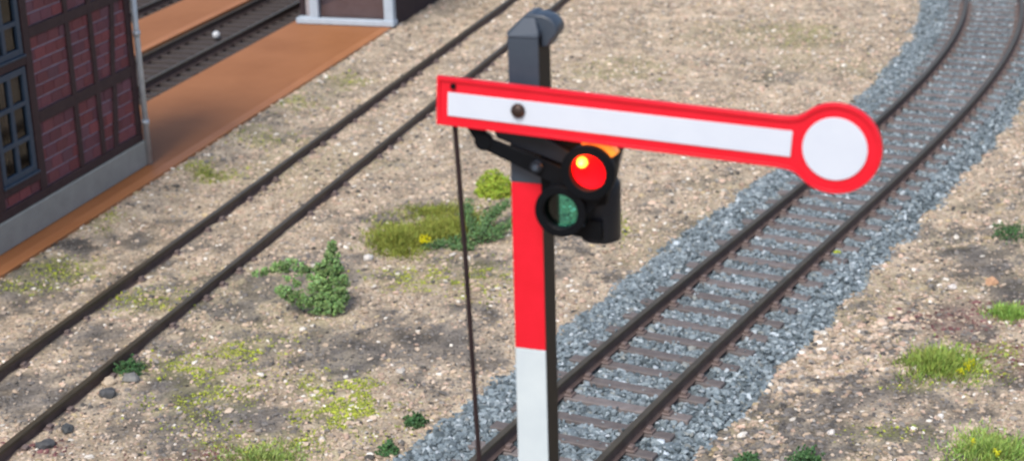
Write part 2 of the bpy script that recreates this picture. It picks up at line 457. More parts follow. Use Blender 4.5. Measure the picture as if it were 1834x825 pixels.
# ------------------------------------------------------------------ curved track: bed, stones, sleepers, rails
GA = 1.44
def bed_profile(o, nzv):
    L = np.where(o < 0, 1.42, 1.26); E = np.where(o < 0, 2.02, 1.70) + nzv
    k = smooth(0, 1, (np.abs(o) - L) / (E - L))
    return -.262 - .14 * k
aa = np.arange(1, 52, .22); oo = np.linspace(-2.25, 1.95, 36)
A_, O_ = np.meshgrid(aa, oo, indexing='ij')
cx, cy, h = centre(A_.ravel()); ol = O_.ravel()
bxv = cx + ol * np.cos(h); byv = cy - ol * np.sin(h)
nzb = .45 * (fbm(bxv, byv, .8, 20) - .5)
bz = bed_profile(ol, nzb) + .02 * (noise(bxv, byv, .15, 8) - .5)
bz = np.where(np.abs(ol) > 1.93, bz - .12, bz)
na, no = A_.shape
i = (np.arange(na - 1)[:, None] * no + np.arange(no - 1)).ravel()
tag(link('ballast_bed', tri_mesh('ballast_bed', np.stack([bxv, byv, bz], 1), np.stack([i, i + 1, i + no + 1, i + no], 1)[:, ::-1], smooth=True), M['bed']), kind='structure')
SP = .6
n = 100000
a = 5.5 + (50 - 5.5) * rng.random(n) ** 1.25; o = rng.uniform(-2.2, 1.9, n)
cx, cy, h = centre(a); x = cx + o * np.cos(h); y = cy - o * np.sin(h)
edge = np.where(o < 0, 1.92, 1.58) + .55 * (fbm(x, y, .8, 20) - .5)
ph = np.abs((a / SP) % 1 - .5) * SP             # sleepers at half-integers of SP
onsl = (ph < .118) & (np.abs(o) < 1.19)
onrail = np.abs(np.abs(o) - GA / 2) < .085
onsl &= rng.random(n) > .035
keep = (np.abs(o) < edge + rng.exponential(.045, n)) & ~onsl & ~onrail & in_view(x, y)
x, y, o, a = x[keep][:54000], y[keep][:54000], o[keep][:54000], a[keep][:54000]
n = len(x)
r = np.clip(.038 * np.exp(rng.normal(0, .28, n)), .016, .07)
nzb = .45 * (fbm(x, y, .8, 20) - .5)
z = bed_profile(o, nzb) + r * .25 + rng.uniform(0, .022, n)
inner = np.abs(o) < 1.2
z = np.where(inner, np.minimum(z, -.215 - r * .25), z)
ph = np.abs((a / SP) % 1 - .5) * SP
lie = (ph < .118) & (np.abs(o) < 1.19)
r = np.where(lie, r * .55, r); z = np.where(lie, -.203 + r * .4, z)
BP = np.array([(.185, .225, .245), (.25, .295, .315), (.35, .40, .42), (.10, .125, .135), (.52, .57, .60), (.29, .30, .28)])
ci = rng.choice(6, n, p=[.33, .29, .16, .13, .05, .04])
c = BP[ci] * rng.uniform(.8, 1.35, (n, 1)) * np.array([.78, .81, .83])
big = y < 31
v, f, cc = scatter(np.stack([x, y, z], 1)[big], r[big], c[big], jit=.35, squash=(1.1, .8, .65), flat=.75)
v2, f2, c2 = scatter(np.stack([x, y, z], 1)[~big], r[~big], c[~big], OCT, OCTF, .35, (1.1, .9, .75), .8)
tag(link('ballast_stones', tri_mesh('ballast_stones', np.concatenate([v, v2]), np.concatenate([f, f2 + len(v)]), np.concatenate([cc, c2])), M['ballast']), 'blue grey crushed ballast stones heaped along the curved track', 'ballast', kind='stuff')

RAILP = [(-.075, -.2), (.075, -.2), (.075, -.182), (.022, -.16), (.018, -.065), (.044, -.048), (.044, -.008), (.036, 0), (-.036, 0), (-.044, -.008), (-.044, -.048), (-.018, -.065), (-.022, -.16), (-.075, -.182)]
def sweep_rail(name, P, Hd, parent, zoff=0):
    v = []; f = []; m = len(RAILP); mi = []
    for (px, py), h in zip(P, Hd):
        for q in RAILP: v.append((px + q[0] * math.cos(h), py - q[0] * math.sin(h), q[1] + zoff))
    for k in range(len(P) - 1):
        for j in range(m):
            f.append((k * m + j, k * m + (j + 1) % m, (k + 1) * m + (j + 1) % m, (k + 1) * m + j)); mi.append(1 if j in (6, 7, 8) else (0 if j in (4, 5, 9, 10) else 2))
    f.append(tuple(range(m))); f.append(tuple((len(P) - 1) * m + j for j in range(m))[::-1]); mi += [0, 0]
    me = new_mesh(name, v, f)
    me.materials.append(M['rail']); me.materials.append(M['railtop']); me.materials.append(M['railweb'])
    me.polygons.foreach_set('material_index', mi)
    bm = bmesh.new(); bm.from_mesh(me); bmesh.ops.recalc_face_normals(bm, faces=bm.faces); bm.to_mesh(me); bm.free()
    return link(name, me, None, parent)

def sleeper_mesh(L=2.34, w=.215, hgt=.16):
    bm = bmesh.new(); add_box(bm, -L / 2, L / 2, -w / 2, w / 2, -hgt, 0)
    for vv in bm.verts:
        if vv.co.z > -.01: vv.co.y *= .9; vv.co.x *= .992
    return bm_mesh('sleeper', bm, bevel=.012)
def clip_mesh():
    bm = bmesh.new()
    add_box(bm, -.075, .055, -.075, .075, 0, .032)
    add_box(bm, -.045, .03, -.045, .045, .032, .08)
    bmesh.ops.bevel(bm, geom=list(bm.edges), offset=.008, segments=1, affect='EDGES')
    return bm_mesh('rail_clip', bm)
SLM = sleeper_mesh(); SLM.materials.append(M['sleeper'])
CLM = clip_mesh(); CLM.materials.append(M['clip'])
trk = tag(empty('railway_track', (0, 0, -.4)), 'curved ballasted track with brown sleepers passing behind the signal', 'railway track')
ar = np.arange(5, 51.5, .4); cx, cy, h = centre(ar)
for sg in (-1, 1):
    P = list(zip(cx + sg * GA / 2 * np.cos(h), cy - sg * GA / 2 * np.sin(h)))
    sweep_rail('rail', P, h, trk, .4)
for k in range(10, 84):
    a = (k + .5) * SP
    x, y, h1 = (float(q) for q in centre(a))
    so = link('sleeper', SLM, None, trk)
    so.location = (x, y, -.2 + .4 - .003); so.rotation_euler = (0, 0, -h1 + rng.normal(0, .006))
    if a < 42:
        for sg in (-1, 1):
            for sd_ in (-1, 1):
                co = link('rail_clip', CLM, None, so)
                co.location = (sg * GA / 2 + sd_ * .108, 0, 0.001); co.rotation_euler = (0, 0, 0 if sd_ < 0 else math.pi)

# ------------------------------------------------------------------ straight sand-filled track
lt = tag(empty('railway_track', stw(0, -12.79, -.3), RZ_ST), 'straight track half buried in sand beside the orange platform', 'railway track')
for sg in (-1, 1):
    sweep_rail('rail', [(sg * .725, yy) for yy in np.arange(8, 60.1, 2)], [0] * 27, lt, .3)
for k in range(22, 70):
    for sg in (-1, 1):
        if rng.random() < .3: continue
        co = link('rail_clip', CLM, None, lt); co.location = (sg * .725 + .105, k * .6 + rng.normal(0, .02), .3 - .185 + rng.normal(0, .008)); co.rotation_euler = (rng.normal(0, .1), rng.normal(0, .15), math.pi)

# ------------------------------------------------------------------ platforms and station tracks
def platform(name, s0, s1, t0, t1, label):
    e = tag(empty(name, stw(s0, t1, -.45), RZ_ST), label, 'platform')
    box('deck', t0 - t1, -.26, 0, s1 - s0, 0.0, .45, M['platform'], e, .004)
    box('edge_strip', -.258, 0, 0, s1 - s0, 0.0, .45, M['platedge'], e, .004)  # separate paler strip along the platform edge
    return e
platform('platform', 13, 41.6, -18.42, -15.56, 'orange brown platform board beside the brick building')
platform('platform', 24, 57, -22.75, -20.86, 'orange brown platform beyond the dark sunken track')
e = tag(link('track_bed', new_mesh('track_bed', [stw(14, -20.83, -.33), stw(14, -18.45, -.33), stw(57, -18.45, -.33), stw(57, -20.83, -.33)], [(0, 1, 2, 3)]), M['darkbed']), kind='structure')
e = tag(link('track_bed', new_mesh('track_bed', [stw(24, -27.8, -.33), stw(24, -22.78, -.33), stw(57, -22.78, -.33), stw(57, -27.8, -.33)], [(0, 1, 2, 3)]), M['darkbed']), kind='structure')
OSM = sleeper_mesh(2.2, .24, .16); OSM.materials.append(M['oldsleeper'])
for tc_, s0, s1, lab in ((-20.13 + .02, 26, 57, 'dark track sunk between the two orange platforms'), (-24.3, 38, 57, 'dark track beyond the far orange platform')):
    e = tag(empty('railway_track', stw(0, tc_, -.33), RZ_ST), lab, 'railway track')
    for sg in (-1, 1):
        sweep_rail('rail', [(sg * .66, yy) for yy in np.linspace(s0, s1, 12)], [0] * 12, e, .33 - .06)
    for k in range(int((s1 - s0) / .52)):
        so = link('sleeper', OSM, None, e); so.location = (rng.normal(.12, .03), s0 + .3 + k * .52, .33 - .255 + rng.normal(0, .004)); so.rotation_euler = (0, 0, rng.normal(0, .012))
# small bright bead lying between the rails
bm = bmesh.new(); bmesh.ops.create_uvsphere(bm, u_segments=20, v_segments=12, radius=.105)
b = link('bead', bm_mesh('bead', bm, smooth=True), M['bead'])
b.location = stw(40.2, -20.12, -.255 + .103)
tag(b, 'small shiny white bead lying on the dark track', 'bead')

# ------------------------------------------------------------------ half-timbered building
# local x = along the wall towards the camera, y = outwards, z up
bl = tag(empty('brick_building', (-7.175, 32.17, 0.0), math.atan2(-D2[1], -D2[0])), 'half timbered dark red brick building with blue framed windows', 'building')
ULEN = 8.6; VTOP = 5.0
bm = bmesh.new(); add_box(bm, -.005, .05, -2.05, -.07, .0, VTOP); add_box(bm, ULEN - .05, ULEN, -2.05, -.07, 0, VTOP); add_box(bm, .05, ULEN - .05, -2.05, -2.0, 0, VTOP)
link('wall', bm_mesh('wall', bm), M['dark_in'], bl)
box('plinth', -.03, ULEN, -.07, .075, .004, .50, M['plinth'], bl, .012)
bm = bmesh.new()
for a_, b_ in (((-.3, .35, 4.95), 0),): pass
vs = [(-.3, .3, VTOP), (ULEN + .3, .3, VTOP), (ULEN + .3, -1.0, VTOP + 1.1), (-.3, -1.0, VTOP + 1.1), (-.3, -2.35, VTOP), (ULEN + .3, -2.35, VTOP)]
fs = [(0, 1, 2, 3), (3, 2, 5, 4), (0, 3, 4), (1, 5, 2), (0, 4, 5, 1)]
link('roof', new_mesh('roof', vs, fs), M['roof'], bl)
TB = M['timber']
def beam(x0, x1, z0, z1, proud=.03, nm='timber_beam'):
    return box(nm, x0, x1, -.075, proud, z0, z1, TB, bl, .008)
beam(0, ULEN, .504, .66, .034)
beam(0, 3.5, 1.82, 2.03); beam(0, 3.5, 3.33, 3.52); beam(0, ULEN, 4.8, 4.97, .034)
beam(5.04, ULEN, 1.82, 2.03); beam(5.04, ULEN, 3.33, 3.52)
for u0, u1 in ((0, .19), (1.40, 1.54), (2.20, 2.34), (3.50, 3.70), (4.84, 5.04), (6.3, 6.45), (7.3, 7.45), (8.42, 8.58)):
    beam(u0, u1, .664, 4.796, .0325)
beam(3.702, 4.838, .86, 1.0, .03); beam(3.702, 4.838, 2.92, 3.06, .03)
def brace(x0, z0, x1, z1, w):
    bm = bmesh.new()
    vs = [bm.verts.new(p) for yy in (-.055, .028) for p in ((x0, yy, z0), (x0 + w, yy, z0), (x1 + w, yy, z1), (x1, yy, z1))]
    for q in ((0, 1, 2, 3), (7, 6, 5, 4), (0, 4, 5, 1), (1, 5, 6, 2), (2, 6, 7, 3), (3, 7, 4, 0)): bm.faces.new([vs[i] for i in q])
    link('timber_brace', bm_mesh('timber_brace', bm, bevel=.006), TB, bl)
brace(.92, .64, .76, 1.84, .155); brace(.78, 2.01, .56, 3.35, .15); brace(.62, 3.5, .42, 4.81, .15)
# brick panels, each brick its own piece
BM = []
for mm in M['brick']:
    bm = bmesh.new(); add_box(bm, -.5, .5, -.5, .5, -.5, .5)
    bmesh.ops.bevel(bm, geom=list(bm.edges), offset=.05, segments=1, affect='EDGES')
    me = bm_mesh('brick', bm); me.materials.append(mm); BM.append(me)
def brick_panel(x0, x1, z0, z1):
    p = box('brick_panel', x0 - .02, x1 + .02, -.065, -.022, z0 - .02, z1 + .02, M['mortar'], bl, 0)
    ch = .213; bw = .36; g = .016; gv = .032
    row = 0; z = z0 + .004
    nr = max(1, round((z1 - z0) / ch)); ch = (z1 - z0) / nr
    for row in range(nr):
        zc = z0 + (row + .5) * ch
        x = x0 - (bw / 2 if row % 2 else .02) - rng.uniform(0, .05)
        while x < x1:
            a_, b_ = max(x, x0 - .01), min(x + bw, x1 + .01)
            if b_ - a_ > .05:
                o = link('brick', BM[rng.integers(len(BM))], None, p)
                o.location = ((a_ + b_) / 2, -.02 + rng.uniform(-.003, .004), zc)
                o.scale = (b_ - a_ - g, .036, ch - gv)
                o.rotation_euler = (0, rng.normal(0, .006), 0)
            x += bw
for (c0, c1) in ((.19, 1.40), (1.54, 2.20), (2.34, 3.50), (5.04, 6.3), (6.45, 7.3), (7.45, 8.42)):
    for r0, r1 in ((.66, 1.82), (2.03, 3.33), (3.52, 4.8)):
        if c0 > 6.4 and r0 > .7 and False: continue
        brick_panel(c0, c1, r0, r1)
brick_panel(3.70, 4.84, .66, .86)
# windows
def window(x0, x1, z0, z1, rows, cols):
    fw = .115
    bm = bmesh.new()
    add_box(bm, x0, x0 + fw, -.06, .02, z0, z1); add_box(bm, x1 - fw, x1, -.06, .02, z0, z1)
    add_box(bm, x0 + fw, x1 - fw, -.06, .02, z0, z0 + fw); add_box(bm, x0 + fw, x1 - fw, -.06, .02, z1 - fw, z1)
    w = link('window', bm_mesh('window', bm, bevel=.006), M['winframe'], bl)
    for k in range(1, cols):
        xx = x0 + (x1 - x0) * k / cols; box('glazing_bar', xx - .05, xx + .05, -.07, .012, z0 + fw - .004, z1 - fw + .004, M['winframe'], w, .004)
    for k in range(1, rows):
        zz = z0 + (z1 - z0) * k / rows; box('glazing_bar', x0 + fw - .004, x1 - fw + .004, -.047, .016, zz - .042, zz + .042, M['winframe'], w, .004)
    for a_ in range(cols):
        for b_ in range(rows):
            xa = x0 + (x1 - x0) * a_ / cols + .01; xb = x0 + (x1 - x0) * (a_ + 1) / cols - .01
            za = z0 + (z1 - z0) * b_ / rows + .01; zb = z0 + (z1 - z0) * (b_ + 1) / rows - .01
            xa = max(xa, x0 + .02); xb = min(xb, x1 - .02)
            me = new_mesh('pane', [(xa, -.03, za), (xb, -.03, za), (xb, -.03, zb), (xa, -.03, zb)], [(3, 2, 1, 0)])
            link('pane', me, M['pane'], w)
    box('sill', x0 - .03, x1 + .03, -.05, .06, z0 - .045, z0 - .003, M['winframe'], w, .006)
window(3.74, 4.80, 1.05, 2.90, 3, 2)
window(3.74, 4.80, 3.11, 4.78, 3, 2)
for xx, ww in ((4.02, .12), (4.50, .14)):
    box('interior_post', xx - ww / 2 + .06, xx + ww / 2 + .06, -.30, -.22, .4, 4.9, M['interior'], bl, .01)
# drain pipe at the far corner
dp = tube('drain_pipe', [(-.035, .1, .02), (-.035, .1, 4.9)], .058, M['pipe'], bl, 14)
for zc in (.86, 2.62, 4.2):
    tube('pipe_collar', [(-.035, .1, zc - .05), (-.035, .1, zc + .05)], .074, M['pipe'], dp, 14)

# ------------------------------------------------------------------ glazed shed at the platform end
sh = tag(empty('shed', stw(41.15, -15.48, 0.0), RZ_ST), 'dark maroon shed with pale blue glazed front on the platform end', 'shed')
box('sill', -2.75, 0, -.02, .30, .012, .17, M['shedframe'], sh, .02)
box('frame_post', -2.36, -2.12, .02, .24, .165, 2.9, M['shedframe'], sh, .01)
box('frame_post', -.27, -.02, .02, .24, .165, 2.9, M['shedframe'], sh, .01)
box('frame_rail', -2.12, -.27, .04, .20, 1.9, 2.05, M['shedframe'], sh, .01)
box('frame_rail', -2.36, -.02, .03, .22, 2.9, 3.05, M['shedframe'], sh, .01)
for z0, z1 in ((.165, 1.9), (2.05, 2.9)):
    link('pane', new_mesh('pane', [(-2.12, .12, z0), (-.27, .12, z0), (-.27, .12, z1), (-2.12, .12, z1)], [(0, 1, 2, 3)]), M['shedpane'], sh)
bm = bmesh.new(); add_box(bm, -.16, -.03, .26, 6.6, -.30, 2.96); add_box(bm, -2.75, -2.62, .31, 6.6, -.3, 2.96); add_box(bm, -2.62, -.16, 6.4, 6.6, -.3, 2.96)
link('wall', bm_mesh('wall', bm), M['shedwall'], sh)
bm = bmesh.new(); add_box(bm, -2.61, -.17, .36, .44, .0, 2.9)
link('inner_partition', bm_mesh('inner_partition', bm), M['shedback'], sh)
box('roof', -2.95, .2, -.15, 6.9, 3.06, 3.2, M['roof'], sh, .02)

# ------------------------------------------------------------------ vegetation
def crumb_obj(name, pts, rad, cols, parent, m=None):
    v, f, c = scatter(pts, rad, cols, OCT, OCTF, .4, (1, .85, .75), None)
    return link(name, tri_mesh(name, v, f, c), m or M['foam'], parent)
def gz(x, y): return float(ground_z(np.array([x]), np.array([y]))[0])
def fcol(base, n, lo=.55, hi=1.5, tint=.15):
    return np.array(base) * rng.uniform(lo, hi, (n, 1)) * rng.uniform(1 - tint, 1 + tint, (n, 3))
def blades(cx, cy, rx, ry, n, ln, lean, cols, wdt=.008):
    th = rng.uniform(0, 2 * math.pi, n)
    r = np.clip(np.abs(rng.normal(0, .55, n)) ** .8 * (.62 + .9 * noise(np.cos(th) * 2 + cx * 3, np.sin(th) * 2 + cy * 3, .9, 33)), 0, 1.7)
    x = cx + r * rx * np.cos(th); y = cy + r * ry * np.sin(th)
    z = ground_z(x, y) - .005
    L = ln * rng.uniform(.5, 1.2, n) * (1.05 - .4 * np.clip(r, 0, 1.3))
    d = rng.normal(0, .45, (n, 2)) + np.array(lean) + .35 * np.stack([np.cos(th), np.sin(th)], 1) * r[:, None]
    up = 1 / np.sqrt(1 + (d ** 2).sum(1))
    a = rng.uniform(0, math.pi, n); wx = np.cos(a) * wdt; wy = np.sin(a) * wdt
    b = np.stack([x, y, z], 1); dv = np.stack([d[:, 0] * up, d[:, 1] * up, up], 1)
    mid = b + dv * (L * .55)[:, None]; dr = dv.copy(); dr[:, 2] *= .55; tip = mid + dr * (L * .5)[:, None]
    w = np.stack([wx, wy, 0 * wx], 1)
    V = np.stack([b - w, b + w, mid - w * .8, mid + w * .8, tip], 1).reshape(-1, 3)
    i = np.arange(n)[:, None] * 5
    F = np.concatenate([i + np.array([0, 1, 3]), i + np.array([0, 3, 2]), i + np.array([2, 3, 4])])
    return V, F, np.repeat(cols, 5, axis=0)

# tall foam bush with a top spike and an arching side branch
def spine_points(path, rads, n, fill=.75):
    path = np.array(path, float); seg = np.linalg.norm(np.diff(path, axis=0), axis=1); cum = np.concatenate([[0], np.cumsum(seg)])
    s = rng.random(n) * cum[-1]
    c = np.stack([np.interp(s, cum, path[:, k]) for k in range(3)], 1)
    r = np.interp(s, cum, rads)
    d = rng.normal(size=(n, 3)); d /= np.linalg.norm(d, axis=1)[:, None]
    return c + d * (r * rng.random(n) ** (1 - fill + .2))[:, None]
bx0, by0 = -2.95, 24.64; bz0 = gz(bx0, by0)
bu = tag(empty('bush', (bx0, by0, bz0)), 'dark green foam bush with a tall spike and arching left branch', 'bush')
paths = [([(.15, 0, .05), (.12, 0, .5), (.17, .02, .85), (.2, .02, 1.12)], [.22, .26, .16, .085], 3000),
         ([(.02, 0, .1), (-.05, .02, .45), (.0, .05, .75)], [.2, .22, .11], 1800),
         ([(.25, -.05, .1), (.3, -.03, .5), (.28, 0, .72)], [.16, .17, .09], 1400),
         ([(0, -.05, .1), (-.25, -.08, .22), (-.5, -.05, .33), (-.68, -.02, .42)], [.19, .18, .15, .09], 1500),
         ([(-.05, .05, .35), (-.2, .1, .62), (-.45, .12, .8), (-.72, .14, .74), (-.98, .15, .62), (-1.08, .15, .6)], [.12, .11, .12, .11, .085, .05], 1400),
         ([(-.35, .1, .42), (-.5, .12, .55), (-.62, .14, .72)], [.08, .09, .08], 260),
         ([(.1, -.12, .08), (.14, -.2, .25)], [.12, .12], 180)]
pts = np.concatenate([spine_points(p, r_, n_) for p, r_, n_ in paths])
pts = pts[pts[:, 2] > .015]
ctr = pts[rng.choice(len(pts), 150, replace=False)]
k_ = np.argmin(((pts[:, None, :] - ctr[None]) ** 2).sum(2), axis=1)
dv_ = pts - ctr[k_]
pts = ctr[k_] + dv_ * .72                          # foam gathers in small clumps with gaps between
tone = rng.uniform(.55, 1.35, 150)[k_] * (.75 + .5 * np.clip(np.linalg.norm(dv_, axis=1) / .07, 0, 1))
hgt = np.clip(pts[:, 2], 0, 1)
cl = noise(pts[:, 0] + pts[:, 1], pts[:, 2], .09, 40)
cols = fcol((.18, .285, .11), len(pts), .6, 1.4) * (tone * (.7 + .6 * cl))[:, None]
crumb_obj('foliage', pts, rng.uniform(.010, .024, len(pts)), cols, bu)
bm = bmesh.new()
tube_bm(bm, [(.12, 0, -.03), (.12, 0, .4), (.19, .02, 1.0)], [.03, .022, .008], 7)
tube_bm(bm, [(.1, 0, .05), (-.25, -.06, .22), (-.66, -.02, .4)], [.02, .014, .006], 6)
tube_bm(bm, [(.0, .02, .2), (-.2, .1, .62), (-.45, .12, .8), (-.95, .15, .62)], [.02, .015, .012, .006], 6)
link('stem', bm_mesh('stem', bm), M['twig'], bu)

# bright round cushion
def cushion(name, x, y, rx, ry, rz, n, base, size, label, cat='plant', lump=.25, z0=None):
    z0 = gz(x, y) if z0 is None else z0
    e = tag(empty(name, (x, y, z0)), label, cat)
    d = rng.normal(size=(n, 3)); d /= np.linalg.norm(d, axis=1)[:, None]; d[:, 2] = np.abs(d[:, 2])
    rr = rng.random(n) ** .22
    lm = 1 + lump * (noise(d[:, 0] * 2 + 5, d[:, 1] * 2 + d[:, 2] * 2, .5, 50 + int(x * 7) % 30) - .5) * 2
    p = d * (rr * lm)[:, None] * np.array([rx, ry, rz])
    c = fcol(base, n, .6, 1.4, .12)
    crumb_obj('foliage', p, rng.uniform(*size, n), c, e)
    tube('stem', [(0, 0, -.03), (0, 0, rz * .5)], [.02, .012], M['twig'], e, 6)
    return e
cushion('shrub', -.30, 30.3, .36, .34, .42, 1500, (.32, .42, .06), (.016, .032), 'bright lime green round shrub just left of the mast', 'shrub')
# olive moss mat made of fibres
mo = tag(empty('moss_mat', (-1.45, 28.1, gz(-1.45, 28.1))), 'olive green fibre moss mat behind the pull rod', 'moss')
Vs, Fs, Cs = [], [], []
ofs = 0
for cx_, cy_, rx_, ry_, n_, ln_ in ((-1.95, 27.9, .6, .8, 4200, .2), (-1.35, 28.2, .6, .7, 3600, .2), (-.95, 28.4, .55, .7, 2400, .2), (-1.35, 29.3, .8, .5, 1500, .14), (-1.9, 27.2, .45, .4, 900, .12)):
    cc = fcol((.27, .31, .065), n_, .6, 1.35, .12)
    v, f, c = blades(cx_, cy_, rx_, ry_, n_, ln_, (.25, -.1), cc, .009)
    Vs.append(v - np.array(mo.location)); Fs.append(f + ofs); Cs.append(c); ofs += len(v)
link('fibre', tri_mesh('fibre', np.concatenate(Vs), np.concatenate(Fs), np.concatenate(Cs)), M['grass'], mo)['kind'] = 'stuff'
z_ = gz(-1.5, 27.35) - mo.location.z
p = np.array([-1.5 + 1.45, 27.35 - 28.1, z_ + .17]) + rng.normal(0, .035, (60, 3))
crumb_obj('yellow_blossom', p, rng.uniform(.014, .028, 60), fcol((.55, .52, .02), 60, .8, 1.2, .08), mo)
# trailing dark green shrub at the foot of the mat
tr = tag(empty('shrub', (-.55, 27.6, gz(-.55, 27.6))), 'low spreading dark green shrub between pull rod and mast', 'shrub')
paths = [([(-.95, -.25, .06), (-.5, -.15, .1), (0, 0, .14), (.4, .1, .14)], [.08, .12, .14, .1], 900),
         ([(0, .1, .12), (.1, .55, .25), (.3, .9, .3)], [.12, .16, .12], 700), ([(-.1, .3, .15), (-.25, .8, .3), (-.2, 1.2, .35)], [.1, .14, .1], 500),
         ([(.2, .2, .15), (.5, .3, .2), (.62, .5, .25)], [.1, .12, .1], 400), ([(-.5, -.3, .05), (-.1, -.35, .08)], [.07, .08], 250), ([(.3, .9, .3), (.5, 1.3, .3)], [.12, .08], 250)]
pts = np.concatenate([spine_points(p, r_, n_) for p, r_, n_ in paths]); pts = pts[pts[:, 2] > .0]
cl = noise(pts[:, 0], pts[:, 1] + pts[:, 2], .12, 44)
crumb_obj('foliage', pts, rng.uniform(.011, .026, len(pts)), fcol((.13, .23, .095), len(pts)) * (.65 + .7 * cl)[:, None], tr)
bm = bmesh.new(); tube_bm(bm, [(-.6, -.2, .02), (0, 0, .1), (.3, .9, .28)], [.01, .016, .008], 6)
link('stem', bm_mesh('stem', bm), M['twig'], tr)
# small dark green tufts
for x, y, r_, lab in ((-5.53, 22.55, .19, 'small dark green tuft beside the straight rail'), (-1.38, 20.85, .16, 'small dark green tuft on sand beside the ballast edge'),
                      (-1.70, 20.06, .14, 'smallest dark green tuft by the ballast at the lower edge'), (2.9, 19.45, .15, 'small green tuft at the right foot of the ballast, lower edge'),
                      (3.6, 19.2, .22, 'broad dark green tuft at the bottom right of the ballast'), (8.43, 27.15, .28, 'dark green tuft at the right margin above the orange pebble')):
    cushion('tuft', x, y, r_, r_, r_ * .95, 520, (.075, .155, .065), (.011, .025), lab, 'plant', .55)['group'] = 'small dark green tufts'
cushion('tuft', 5.41, 26.73, .06, .06, .05, 60, (.42, .50, .07), (.012, .022), 'tiny yellow green tuft on the ballast beside the right rail', 'plant', .3, -.235)
# grass tufts
for x, y, rx, ry, n_, ln, base, lab in ((5.95, 22.0, .60, .62, 3000, .22, (.29, .39, .09), 'large fresh green grass tuft with yellow flower at right'),
                                        (7.45, 23.8, .36, .34, 1100, .18, (.28, .44, .10), 'small bright green grass tuft at the right margin'),
                                        (5.95, 19.3, .62, .50, 2800, .2, (.30, .43, .11), 'green grass tuft in the bottom right corner'),
                                        (-3.25, 19.75, .75, .42, 2200, .11, (.31, .40, .12), 'short pale green grass patch at the bottom edge left of centre'),
                                        (-5.95, 31.95, .5, .42, 500, .1, (.32, .37, .10), 'thin yellow green grass patch between platform and straight rail')):
    z0 = gz(x, y)
    e = tag(empty('grass_tuft', (x, y, z0)), lab, 'grass', 'grass tufts growing in the sand')
    v, f, c = blades(x, y, rx, ry, n_, ln, (.15, -.15), fcol(base, n_, .55, 1.35, .15), .008)
    link('blade_clump', tri_mesh('blade_clump', v - np.array((x, y, z0)), f, c), M['grass'], e)['kind'] = 'stuff'
    if 'flower' in lab or 'corner' in lab:
        for dx, dy in (((.33, -.25), (.42, -.12), (.2, -.38)) if 'flower' in lab else ((.0, -.2), (-.2, .15))):
            p = np.array([dx, dy, .09]) + rng.normal(0, .022, (26, 3))
            crumb_obj('yellow_blossom', p, rng.uniform(.012, .024, 26), fcol((.50, .50, .03), 26, .8, 1.2, .08), e)
# yellow green foam flakes
ps = []
for cx_, cy_, rx_, ry_, n_ in FLAKE:
    n_ = int(n_ * 9.0)
    q = rng.normal(0, .68, (n_, 2)) * np.array([rx_, ry_]) + np.array([cx_, cy_])
    w = fbm(q[:, 0], q[:, 1], .3, 60); q = q[w > .44 + .06 * rng.random(n_)]
    ps.append(q)
q = np.concatenate(ps); o_, _ = track_off(q[:, 0], q[:, 1]); q = q[np.abs(o_) > 2.0]
t_ok = (q[:, 0] * N2[0] + q[:, 1] * N2[1]) > -15.5
q = q[t_ok]
z = ground_z(q[:, 0], q[:, 1])
r = .0125 * np.exp(rng.normal(0, .4, len(q)))
base = np.array([[.47, .52, .075], [.33, .39, .08], [.20, .24, .07]])[rng.choice(3, len(q), p=[.45, .35, .2])]
v, f, c = scatter(np.stack([q[:, 0], q[:, 1], z + r * .6], 1), r, base * rng.uniform(.7, 1.25, (len(q), 1)), OCT, OCTF, .4, (1, .8, .7), .7)
tag(link('foam_flakes', tri_mesh('foam_flakes', v, f, c), M['foam']), 'yellow green foam flakes strewn over the sand', 'ground cover', kind='stuff')

# ------------------------------------------------------------------ single stones
def rock(x, y, rx, ry, rz, col, label, rot=0):
    rx *= .8; ry *= .8; rz *= .9
    bm = bmesh.new(); bmesh.ops.create_icosphere(bm, subdivisions=2, radius=1)
    for v_ in bm.verts:
        k = 1 + .42 * (random.random() - .5) + .25 * (noise(v_.co.x * 1.3 + x, v_.co.y * 1.3 + v_.co.z, .9, int(abs(x * 3))) - .5)
        v_.co = Vector((v_.co.x * rx * k, v_.co.y * ry * k, v_.co.z * rz * k))
    o = link('rock', bm_mesh('rock', bm), mat('rock_colour', col, .85, var=.25, vscale=12, bump=.4, bscale=30))
    o.location = (x, y, gz(x, y) + rz * .45); o.rotation_euler = (0, 0, rot)
    tag(o, label, 'rock', 'loose rocks lying on the sand')
rock(-5.74, 22.10, .14, .12, .09, (.55, .45, .33), 'pale cream rock beside the straight rail by the dark tuft', .4)
rock(-5.45, 22.24, .17, .13, .09, (.20, .20, .19), 'grey rock directly below the dark tuft near the rail', -.2)
rock(-5.66, 21.72, .15, .13, .10, (.085, .088, .092), 'dark grey rock just below the pale cream rock', .1)
rock(-5.98, 20.63, .13, .12, .08, (.075, .08, .082), 'dark slate rock near the rail in the lower left', .7)
rock(-6.16, 20.22, .16, .13, .07, (.08, .082, .085), 'flat dark rock at the lower left edge', .2)
rock(7.54, 25.1, .13, .12, .09, (.55, .33, .2), 'orange pebble on dark earth at the right margin', .2)
rock(6.87, 24.95, .085, .08, .06, (.68, .64, .6), 'white pebble left of the orange pebble', .2)
rock(-2.42, 26.95, .11, .1, .08, (.70, .67, .63), 'white pebble below the moss mat and right of the bush', .5)
rock(5.56, 20.36, .055, .055, .045, (.72, .7, .66), 'white pebble above the corner grass tuft', .1)
rock(4.06, 20.0, .065, .06, .05, (.68, .64, .6), 'white pebble on dark gravel at lower right', .1)

